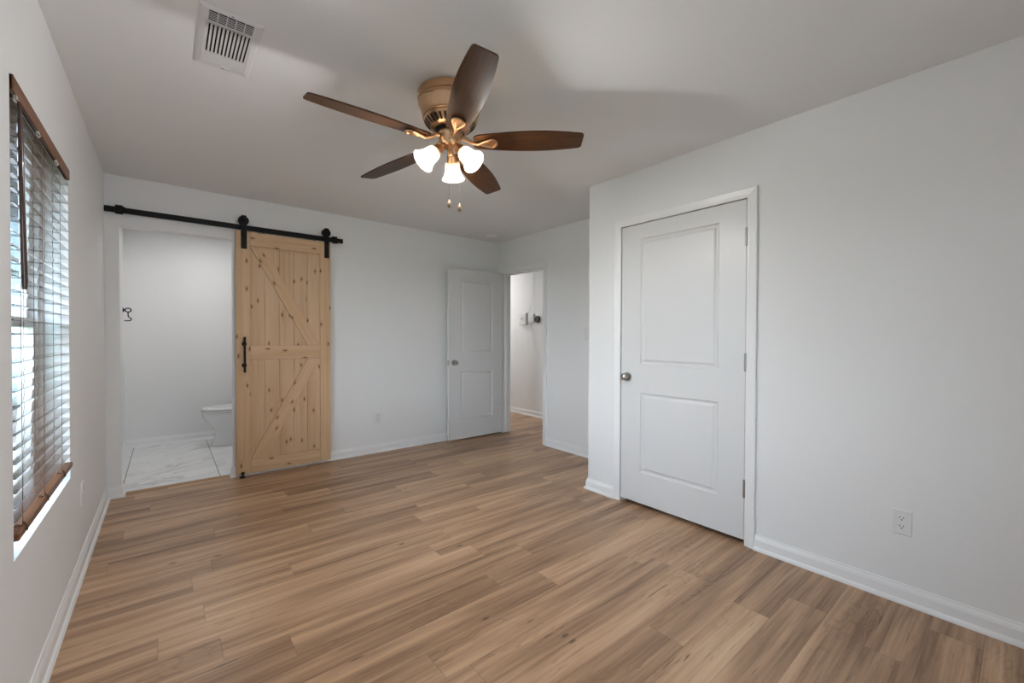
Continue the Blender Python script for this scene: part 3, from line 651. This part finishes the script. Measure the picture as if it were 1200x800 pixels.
# blades and their arms
PH = math.radians(177.95); ZBL = 2.2055
tx_, ty_ = -0.0098, -0.060
for i in range(5):
    a = PH + i * math.radians(72); e = Vector((math.cos(a), math.sin(a), 0)); t = Vector((-e.y, e.x, 0))
    slope = tx_ * e.x + ty_ * e.y
    up = Vector((0, 0, 1)); rad = (e + up * slope).normalized()
    pit = math.radians(13.0); tang = (t * math.cos(pit) - up * math.sin(pit)).normalized(); nrm = rad.cross(tang).normalized()
    O = Vector((FX, FY, ZBL))
    def B3(r, wd, h=0.0): return O + rad * r + tang * wd + nrm * h
    # outline of one half, root to tip
    half = []
    SS = [0, .005, .015, .03, .045, .06] + [.06 + .905 * q / 22 for q in range(1, 23)] + [.975, .984, .991, .996, 1.0]; NB = len(SS) - 1
    for s in SS:
        r = 0.118 + s * (0.667 - 0.118)
        wd = 0.047 + 0.025 * math.sin(min(1, s / 0.58) * math.pi / 2) - 0.021 * max(0, (s - 0.58) / 0.42) ** 1.7
        if s < 0.06: wd -= 0.020 * (1 - math.sqrt(max(0.0, 1 - ((0.06 - s) / 0.06) ** 2)))
        if s > 0.965: wd -= 0.013 * (1 - math.sqrt(max(0.0, 1 - ((s - 0.965) / 0.035) ** 2)))
        half.append((r, wd))
    bm = BM(); uvl = bm.loops.layers.uv.new('UVMap'); th = 0.0035
    top, bot = [], []
    for r, wd in half:
        top.append([bm.verts.new(B3(r, wd * q, th)) for q in (-1, -0.5, 0, 0.5, 1)]); bot.append([bm.verts.new(B3(r, wd * q, -th)) for q in (-1, -0.5, 0, 0.5, 1)])
    vuv = {}
    for gi, (A_, sg) in enumerate(((top, 1), (bot, -1))):
        for k, row in enumerate(A_):
            for q, v in enumerate(row): vuv[v] = (half[k][0] + i, half[k][1] * (q - 2) / 2)
        for k in range(NB):
            for q in range(4):
                f = (A_[k][q], A_[k + 1][q], A_[k + 1][q + 1], A_[k][q + 1]); bm.faces.new(f if sg < 0 else f[::-1])
    for k in range(NB):
        for q in (0, 4): bm.faces.new((top[k][q], top[k + 1][q], bot[k + 1][q], bot[k][q]))
    for k in (0, NB):
        for q in range(4): bm.faces.new((top[k][q], top[k][q + 1], bot[k][q + 1], bot[k][q]))
    for f in bm.faces:
        for lp in f.loops: lp[uvl].uv = vuv[lp.vert]
    obj('blade', bm, BLADE, fan, label='dark walnut fan blade')
    # arm: scrolled brass bracket under the blade root
    bm = BM(); p0 = Vector((FX, FY, 0)) + e * 0.060 + up * 2.224; p3 = B3(0.150, 0.0, -0.011)
    tube(bm, [p0, p0 + e * 0.02 + up * -0.001, p0.lerp(p3, 0.5) + up * -0.005, p3 + rad * -0.014 + up * -0.003, p3, B3(0.166, 0.0, -0.010)], [0.011, 0.010, 0.0085, 0.0085, 0.009, 0.007], 12)
    lp_ = [B3(0.146, 0.0, -0.011), B3(0.165, 0.012, -0.011), B3(0.185, 0.021, -0.011), B3(0.205, 0.0275, -0.011), B3(0.220, 0.025, -0.011), B3(0.230, 0.013, -0.011), B3(0.2335, 0.0, -0.011)]
    lp_ = lp_ + [B3(r0, -w0, -0.011) for r0, w0 in ((0.230, 0.013), (0.220, 0.025), (0.205, 0.0275), (0.185, 0.021), (0.165, 0.012))]
    nl = len(lp_); sm = []
    for k in range(nl):
        for q in range(4):
            t_ = q / 4; a0, a1, a2, a3 = lp_[k - 1], lp_[k], lp_[(k + 1) % nl], lp_[(k + 2) % nl]
            sm.append(0.5 * (2 * a1 + (a2 - a0) * t_ + (2 * a0 - 5 * a1 + 4 * a2 - a3) * t_ ** 2 + (3 * a1 - a0 - 3 * a2 + a3) * t_ ** 3))
    tube(bm, sm, 0.0062, 10, 0, True)
    for sg in (-1, 1):
        tube(bm, [B3(0.150, 0.0, -0.012), B3(0.172, 0.006 * sg, -0.011), B3(0.196, 0.013 * sg, -0.010), B3(0.206, 0.022 * sg, -0.010)], [0.006, 0.0045, 0.004, 0.003], 8)
        lathe(bm, B3(0.192, 0.0135 * sg, -0.0035), -nrm, [(0.0045, 0), (0.0045, 0.003), (0.002, 0.0045), (0, 0.0047)], 12)
    prism(bm, [v_ + nrm * 0.0072 for v_ in sm[::2]], nrm * -0.004)
    obj('blade_arm', bm, BRASS2, fan, label='scrolled brass blade arm')
# light kit
bm = BM(); lathe(bm, (FX, FY, H), (0, 0, -1), [(0.058, 0.184), (0.062, 0.190), (0.062, 0.204), (0.058, 0.210), (0.054, 0.236), (0.050, 0.250), (0.040, 0.262), (0.022, 0.270), (0.014, 0.276), (0.012, 0.286), (0.015, 0.292), (0.011, 0.300), (0.0, 0.303)], 40)
obj('light_kit', bm, BRASS2, fan)
VIEW = math.atan2(FY, FX - 0.354)
for i, (da, tl) in enumerate(((-8, 38), (114, 46), (-127, 46))):
    a = VIEW + math.radians(da); e = Vector((math.cos(a), math.sin(a), 0)); ti = math.radians(tl)
    ax = (e * math.sin(ti) + Vector((0, 0, -1)) * math.cos(ti)).normalized()
    base = Vector((FX, FY, 2.190)) + e * 0.034
    neck = Vector((FX, FY, 2.168)) + e * 0.052
    bm = BM(); tube(bm, [base, base.lerp(neck, 0.5) + Vector((0, 0, 0.006)), neck, neck + ax * 0.012], [0.012, 0.011, 0.0115, 0.014], 12)
    lathe(bm, neck, ax, [(0.012, -0.004), (0.020, 0.0), (0.024, 0.008), (0.026, 0.030), (0.029, 0.034), (0.029, 0.040), (0.022, 0.041)], 28)
    arm = obj('lamp_socket', bm, BRASS2, fan)
    bm = BM(); pr = [(0.0270, 0.034), (0.0330, 0.040), (0.0370, 0.052), (0.0385, 0.066), (0.0395, 0.080), (0.0425, 0.094), (0.0480, 0.108), (0.0550, 0.120), (0.0595, 0.126)]
    lathe(bm, neck, ax, pr + [(r - 0.003, t_) for r, t_ in pr[::-1]], 40, 0, False)
    obj('lamp_shade', bm, SHADE, fan, label='frosted white bell-shaped glass shade')
    bm = BM(); lathe(bm, neck, ax, [(0.010, 0.040), (0.012, 0.052), (0.020, 0.068), (0.024, 0.082), (0.022, 0.090), (0.013, 0.098), (0.0, 0.100)], 24)
    obj('bulb', bm, BULB, arm)
    light('fan_lamp', 'POINT', tuple(neck + ax * 0.104), FAN_BULB_W, (1.0, 0.995, 0.98), radius=0.022)
# pull chains
side = Vector((math.sin(VIEW), -math.cos(VIEW), 0))
for off, z1 in ((-0.004, 1.868), (0.046, 1.852)):
    q = Vector((FX, FY, 0)) + side * off - Vector((math.cos(VIEW), math.sin(VIEW), 0)) * 0.055
    bm = BM(); tube(bm, [q + Vector((0, 0, 2.205)), q + Vector((0, 0, z1 + 0.03))], 0.0011, 6)
    z = 2.20
    while z > z1 + 0.03:
        bmesh.ops.create_icosphere(bm, subdivisions=1, radius=0.0019, matrix=Matrix.Translation(q + Vector((0, 0, z)))); z -= 0.006
    ch = obj('pull_chain', bm, BRASS2, fan)
    bm = BM(); lathe(bm, q + Vector((0, 0, z1 + 0.034)), (0, 0, -1), [(0.002, 0.0), (0.004, 0.003), (0.0045, 0.008), (0.008, 0.014), (0.009, 0.024), (0.0075, 0.034), (0.003, 0.040), (0, 0.041)], 16); obj('chain_pendant', bm, PEND, ch)

# ------------------------------------------------------------------ ceiling vent
vx0, vx1, vy0, vy1 = 0.451, 0.659, 1.904, 2.332
vent = thing('ceiling_vent', ((vx0 + vx1) / 2, (vy0 + vy1) / 2, H), 'white metal air vent with slotted grille set in the ceiling', 'vent')
ix0, ix1, iy0, iy1 = 0.483, 0.627, 1.926, 2.212
bm = BM(); t0, t1 = H - 0.0005, H - 0.006
def ringf(bm, o, i_, zo, zi):
    a = [bm.verts.new((*p_, zo)) for p_ in ((o[0], o[2]), (o[1], o[2]), (o[1], o[3]), (o[0], o[3]))]; b_ = [bm.verts.new((*p_, zi)) for p_ in ((i_[0], i_[2]), (i_[1], i_[2]), (i_[1], i_[3]), (i_[0], i_[3]))]
    for k in range(4): bm.faces.new((a[k], a[(k + 1) % 4], b_[(k + 1) % 4], b_[k]))
ringf(bm, (vx0, vx1, vy0, vy1), (vx0 + 0.009, vx1 - 0.009, vy0 + 0.009, vy1 - 0.009), t0, t1 + 0.001)
ringf(bm, (vx0 + 0.009, vx1 - 0.009, vy0 + 0.009, vy1 - 0.009), (ix0 - 0.008, ix1 + 0.008, iy0 - 0.006, iy1 + 0.075), t1 + 0.001, t1 - 0.002)
ringf(bm, (ix0 - 0.008, ix1 + 0.008, iy0 - 0.006, iy1 + 0.075), (ix0, ix1, iy0, iy1), t1 - 0.002, t1)
ringf(bm, (ix0, ix1, iy0, iy1), (ix0, ix1, iy0, iy1), t1, H - 0.0005)
obj('frame', bm, VENTM, vent, recalc=False)
bm = BM(); box(bm, (ix0, iy0, H - 0.0012), (ix1, iy1, H - 0.0004)); obj('duct_opening', bm, DARK, vent)
bm = BM(); ys = 1.998
box(bm, (ix0, ys - 0.009, t1 - 0.001), (ix1, ys + 0.009, t1 + 0.0015))
for k in range(1, 6):
    y = iy0 + (ys - 0.009 - iy0) * k / 6; box(bm, (ix0, y - 0.0012, t1 - 0.0005), (ix1, y + 0.0012, t1 + 0.0010))
for k in range(1, 5):
    x = ix0 + (ix1 - ix0) * k / 5; box(bm, (x - 0.0014, iy0, t1 + 0.0012), (x + 0.0014, ys, t1 + 0.003))
obj('cross_louvers', bm, VENTM, vent)
bm = BM(); nsl = 11; pw = (ix1 - ix0) / nsl
for k in range(nsl + 1):
    x = ix0 + pw * k; hw = 0.0036
    box(bm, (max(ix0, x - hw), ys, t1 - 0.001), (min(ix1, x + hw), iy1, t1 + 0.0012), 0, 0)
    box(bm, (x - 0.0006, ys, t1), (x + 0.0006, iy1, t1 + 0.006))
obj('long_louvers', bm, VENTM, vent)
for yy in (vy0 + 0.014, vy1 - 0.018):
    bm = BM(); lathe(bm, ((vx0 + vx1) / 2, yy, t1 + 0.001), (0, 0, -1), [(0.005, -0.001), (0.0045, 0.0015), (0, 0.0025)], 14)
    obj('screw', bm, HINGE, vent)
bm = BM(); box(bm, (0.545, vy1 - 0.040, t1 - 0.006), (0.585, vy1 - 0.034, t1 + 0.002), 0, 0.001); obj('damper_lever', bm, VENTM, vent)
# smoke detector in the far corner
bm = BM(); lathe(bm, (3.38, 4.085, H), (0, 0, -1), [(0.072, 0.0), (0.072, 0.012), (0.066, 0.016), (0.060, 0.030), (0.050, 0.035), (0.022, 0.037), (0.020, 0.034), (0.0, 0.034)], 40)
obj('smoke_detector', bm, PLASTIC, label='round white smoke detector on the ceiling near the hall door', cat='smoke detector', org=(3.38, 4.085, H))

# ------------------------------------------------------------------ outlets and switch
def plate_thing(name, c, nrm, label, cat, kind='outlet', group=None):
    """cover plate 70 x 115 mm centred at c on a wall, facing nrm"""
    n_ = Vector(nrm); up = Vector((0, 0, 1)); rt = up.cross(n_); c = Vector(c)
    t = thing(name, tuple(c), label, cat, group)
    def L(u, v, w_): return c + rt * u + up * v + n_ * w_
    bm = BM(); hw, hh = 0.0355, 0.058
    a = [bm.verts.new(L(x * hw, y * hh, 0)) for x, y in ((-1, -1), (1, -1), (1, 1), (-1, 1))]; b_ = [bm.verts.new(L(x * hw, y * hh, 0.003)) for x, y in ((-1, -1), (1, -1), (1, 1), (-1, 1))]
    d_ = [bm.verts.new(L(x * (hw - 0.004), y * (hh - 0.004), 0.0062)) for x, y in ((-1, -1), (1, -1), (1, 1), (-1, 1))]
    for k in range(4):
        bm.faces.new((a[k], a[(k + 1) % 4], b_[(k + 1) % 4], b_[k])); bm.faces.new((b_[k], b_[(k + 1) % 4], d_[(k + 1) % 4], d_[k]))
    bm.faces.new(d_); bm.faces.new(a[::-1]); obj('cover_plate', bm, PLASTIC, t)
    if kind == 'outlet':
        for s in (1, -1):
            bm = BM(); v0 = 0.0195 * s; o_ = []
            for k in range(28):
                q = 2 * math.pi * k / 28; o_.append(L(0.0175 * math.cos(q), v0 + max(-0.0135, min(0.0135, 0.0172 * math.sin(q))), 0.0055))
            prism(bm, o_, n_ * 0.0022); r = obj('receptacle', bm, PLASTIC, t)
            bm = BM()
            for u in (-0.0064, 0.0064): prism(bm, [L(u - 0.0012, v0 + 0.000, 0.0070), L(u + 0.0012, v0 + 0.000, 0.0070), L(u + 0.0012, v0 + 0.0085, 0.0070), L(u - 0.0012, v0 + 0.0085, 0.0070)], n_ * 0.0010)
            lathe(bm, L(0, v0 - 0.0065, 0.0070), n_, [(0.0026, 0), (0.0026, 0.001)], 12); obj('socket_holes', bm, DARK, r)
        bm = BM(); lathe(bm, L(0, 0, 0.0060), n_, [(0.0032, 0), (0.0028, 0.0012), (0, 0.0016)], 12); obj('screw', bm, PLASTIC, t)
    else:
        bm = BM(); prism(bm, [L(-0.005, -0.012, 0.005), L(0.005, -0.012, 0.005), L(0.005, 0.012, 0.005), L(-0.005, 0.012, 0.005)], n_ * 0.002); prism(bm, [L(-0.0035, -0.004, 0.006), L(0.0035, -0.004, 0.006), L(0.0035, 0.010, 0.006), L(-0.0035, 0.010, 0.006)], n_ * 0.009); obj('toggle', bm, PLASTIC, t)
    return t
plate_thing('wall_outlet', (W1, 0.366, 0.373), (-1, 0, 0), 'white duplex outlet on the closet wall above the baseboard', 'outlet')
plate_thing('wall_outlet', (2.092, D, 0.367), (0, -1, 0), 'small white outlet between the barn door and the open hall door', 'outlet')
plate_thing('wall_outlet', (0, 3.196, 0.388), (1, 0, 0), 'white outlet low on the window wall near the blind', 'outlet')
plate_thing('light_switch', (W2, 2.873, 1.255), (-1, 0, 0), 'white light switch half hidden by the closet corner', 'switch', 'switch')

# ------------------------------------------------------------------ hall devices
ch = thing('door_chime', (XH, 5.063, 1.508), 'square white box with a round button on the hall wall', 'chime')
bm = BM(); box(bm, (XH - 0.048, 4.978, 1.418), (XH, 5.148, 1.602), 0, 0.008); obj('case', bm, PLASTIC, ch)
bm = BM(); lathe(bm, (XH - 0.048, 5.075, 1.515), (-1, 0, 0), [(0.018, -0.001), (0.018, 0.004), (0.012, 0.006), (0, 0.006)], 20); obj('button', bm, HINGE, ch)
bm = BM(); box(bm, (XH - 0.030, 4.818, 1.452), (XH, 4.952, 1.585), 0, 0.006); jb = obj('adapter_box', bm, PLASTIC, label='smaller white box between the chime box and the black thermostat', cat='box')
bm = BM(); tube(bm, [(XH - 0.030, 4.94, 1.585), (XH - 0.034, 4.90, 1.66), (XH - 0.012, 4.86, 1.80), (XH - 0.006, 4.84, 2.02), (XH - 0.005, 4.83, 2.40)], 0.0025, 8)
tube(bm, [(XH - 0.024, 4.885, 1.455), (XH - 0.022, 4.882, 1.38), (XH - 0.012, 4.86, 1.22), (XH - 0.005, 4.84, 1.10)], 0.0025, 8)
obj('cable', bm, PLASTIC, jb)
tm = thing('thermostat', (XH, 4.737, 1.497), 'round black thermostat on the hall wall', 'thermostat')
bm = BM(); lathe(bm, (XH, 4.737, 1.497), (-1, 0, 0), [(0.075, 0), (0.075, 0.004), (0.070, 0.007), (0, 0.007)], 36); obj('back_plate', bm, PLASTIC, tm)
bm = BM(); lathe(bm, (XH - 0.006, 4.737, 1.497), (-1, 0, 0), [(0.050, 0), (0.053, 0.008), (0.053, 0.022), (0.049, 0.028), (0, 0.029)], 36); obj('dial', bm, BLACKP, tm)

# ------------------------------------------------------------------ bathroom: toilet and robe hook
TY = 5.76
toi = thing('toilet', (1.05, TY, 0), 'white toilet partly hidden behind the barn door', 'toilet')
def loft(bm, secs, n=36, cap=True):
    rings = []
    for (xf, xb, hw, z, p_) in secs:     # front x, back x, half width, height, squareness
        rg = []
        for k in range(n):
            q = 2 * math.pi * k / n; cx = (xf + xb) / 2; c_, s_ = math.cos(q), math.sin(q)
            rg.append(bm.verts.new((cx + (xb - xf) / 2 * math.copysign(abs(c_) ** p_, c_), TY + hw * math.copysign(abs(s_) ** p_, s_), z)))
        rings.append(rg)
    for a, b_ in zip(rings, rings[1:]):
        for k in range(n):
            f = bm.faces.new((a[k], a[(k + 1) % n], b_[(k + 1) % n], b_[k])); f.smooth = True
    if cap: bm.faces.new(rings[0][::-1]); bm.faces.new(rings[-1])
bm = BM(); loft(bm, [(0.735, 1.27, 0.115, 0.002, 0.8), (0.735, 1.27, 0.115, 0.018, 0.8), (0.750, 1.265, 0.104, 0.030, 0.8), (0.775, 1.255, 0.092, 0.110, 0.85), (0.778, 1.25, 0.095, 0.165, 0.9), (0.745, 1.25, 0.120, 0.215, 0.95), (0.695, 1.25, 0.152, 0.275, 1.0), (0.664, 1.25, 0.174, 0.330, 1.0), (0.653, 1.25, 0.182, 0.365, 1.0), (0.655, 1.25, 0.182, 0.385, 1.0), (0.675, 1.23, 0.165, 0.389, 1.0)])
obj('bowl', bm, PORC, toi)
bm = BM(); loft(bm, [(0.650, 1.12, 0.186, 0.391, 0.95), (0.645, 1.125, 0.190, 0.397, 0.95), (0.648, 1.12, 0.187, 0.407, 0.95)]); obj('seat', bm, PORC, toi)
bm = BM(); loft(bm, [(0.655, 1.13, 0.182, 0.412, 0.95), (0.650, 1.13, 0.187, 0.418, 0.95), (0.656, 1.13, 0.182, 0.428, 0.95), (0.72, 1.11, 0.13, 0.434, 0.95)]); obj('lid', bm, PORC, toi)
bm = BM(); box(bm, (1.145, TY - 0.19, 0.37), (1.335, TY + 0.19, 0.71), 0, 0.025); box(bm, (1.12, TY - 0.10, 0.25), (1.29, TY + 0.10, 0.385), 0, 0.02); obj('tank', bm, PORC, toi)
bm = BM(); box(bm, (1.135, TY - 0.20, 0.71), (1.345, TY + 0.20, 0.745), 0, 0.012); obj('tank_lid', bm, PORC, toi)
bm = BM(); cyl(bm, (1.146, TY - 0.13, 0.66), (1.125, TY - 0.13, 0.66), 0.012, 16); tube(bm, [(1.128, TY - 0.13, 0.66), (1.120, TY - 0.09, 0.655), (1.118, TY - 0.05, 0.652)], [0.006, 0.006, 0.007], 8); obj('flush_lever', bm, NICKEL, toi)
# robe hook on the bathroom wall beside the opening
hk = thing('robe_hook', (0.0, 6.06, 1.475), 'black wall hook in the bathroom at the edge of the opening', 'hook')
bm = BM(); lathe(bm, (0.0, 6.06, 1.500), (1, 0, 0), [(0.026, 0), (0.026, 0.005), (0.018, 0.008), (0.009, 0.012), (0.0085, 0.02)], 20); obj('base', bm, BLACK, hk)
bm = BM(); tube(bm, [(0.018 + 0.024 - 0.024 * math.cos(2 * math.pi * k / 14), 6.06, 1.500 + 0.021 * math.sin(2 * math.pi * k / 14)) for k in range(14)], 0.0055, 8, 0, True)
tube(bm, [(0.042, 6.06, 1.480), (0.042, 6.06, 1.440), (0.046, 6.06, 1.428), (0.062, 6.06, 1.415), (0.068, 6.06, 1.402), (0.062, 6.06, 1.391), (0.045, 6.06, 1.387), (0.012, 6.06, 1.388)], 0.0052, 8)
obj('hook', bm, BLACK, hk)

# ------------------------------------------------------------------ outside the left window
LAWN = simple('lawn', (0.12, 0.18, 0.07), 0.9, vary=0.3, bscale=3)
bm = BM(); box(bm, (-60, -30, -0.5), (-0.15, 60, -0.3)); box(bm, (-60, YB + 0.1, -0.5), (60, 60, -0.3))
struct('ground', bm, LAWN, 'grass yard outside the window', 'ground')
def siding():
    m, n, l, b = new_mat('pale_siding'); g = NG(m); P = g.pos()
    fr = g.math('FRACT', g.math('MULTIPLY', P[0], 6.5)); k = g.mapr(fr, 0.80, 0.86, 0.0, 1.0)
    g.put(b, 'Base Color', g.mix(k, (0.46, 0.60, 0.62), (0.62, 0.74, 0.74))); b.inputs['Roughness'].default_value = 0.6
    return m
SID = siding(); BRN = simple('brown_post', (0.05, 0.03, 0.02), 0.6); CREAM = simple('cream_trim', (0.78, 0.74, 0.58), 0.6); ROOF = simple('roof_shingle', (0.12, 0.10, 0.09), 0.9)
hs = thing('neighbor_house', (-3.2, 14.0, -0.3), 'pale sided house seen through the gaps of the blind', 'house')
bm = BM(); box(bm, (-9.0, 14.0, -0.3), (-1.78, 20, 2.6)); obj('wall', bm, SID, hs)
bm = BM(); box(bm, (-1.90, 13.96, -0.3), (-1.76, 14.05, 2.6)); obj('corner_trim', bm, CREAM, hs)
bm = BM(); cyl(bm, (-1.66, 13.95, -0.3), (-1.66, 13.95, 2.6), 0.05, 12); obj('downspout', bm, BRN, hs)
bm = BM(); prism(bm, [(-9.4, 13.6, 2.6), (-1.4, 13.6, 2.6), (-1.4, 13.6, 2.75), (-5.4, 13.6, 5.0), (-9.4, 13.6, 2.75)], (0, 6.8, 0)); obj('roof', bm, ROOF, hs)
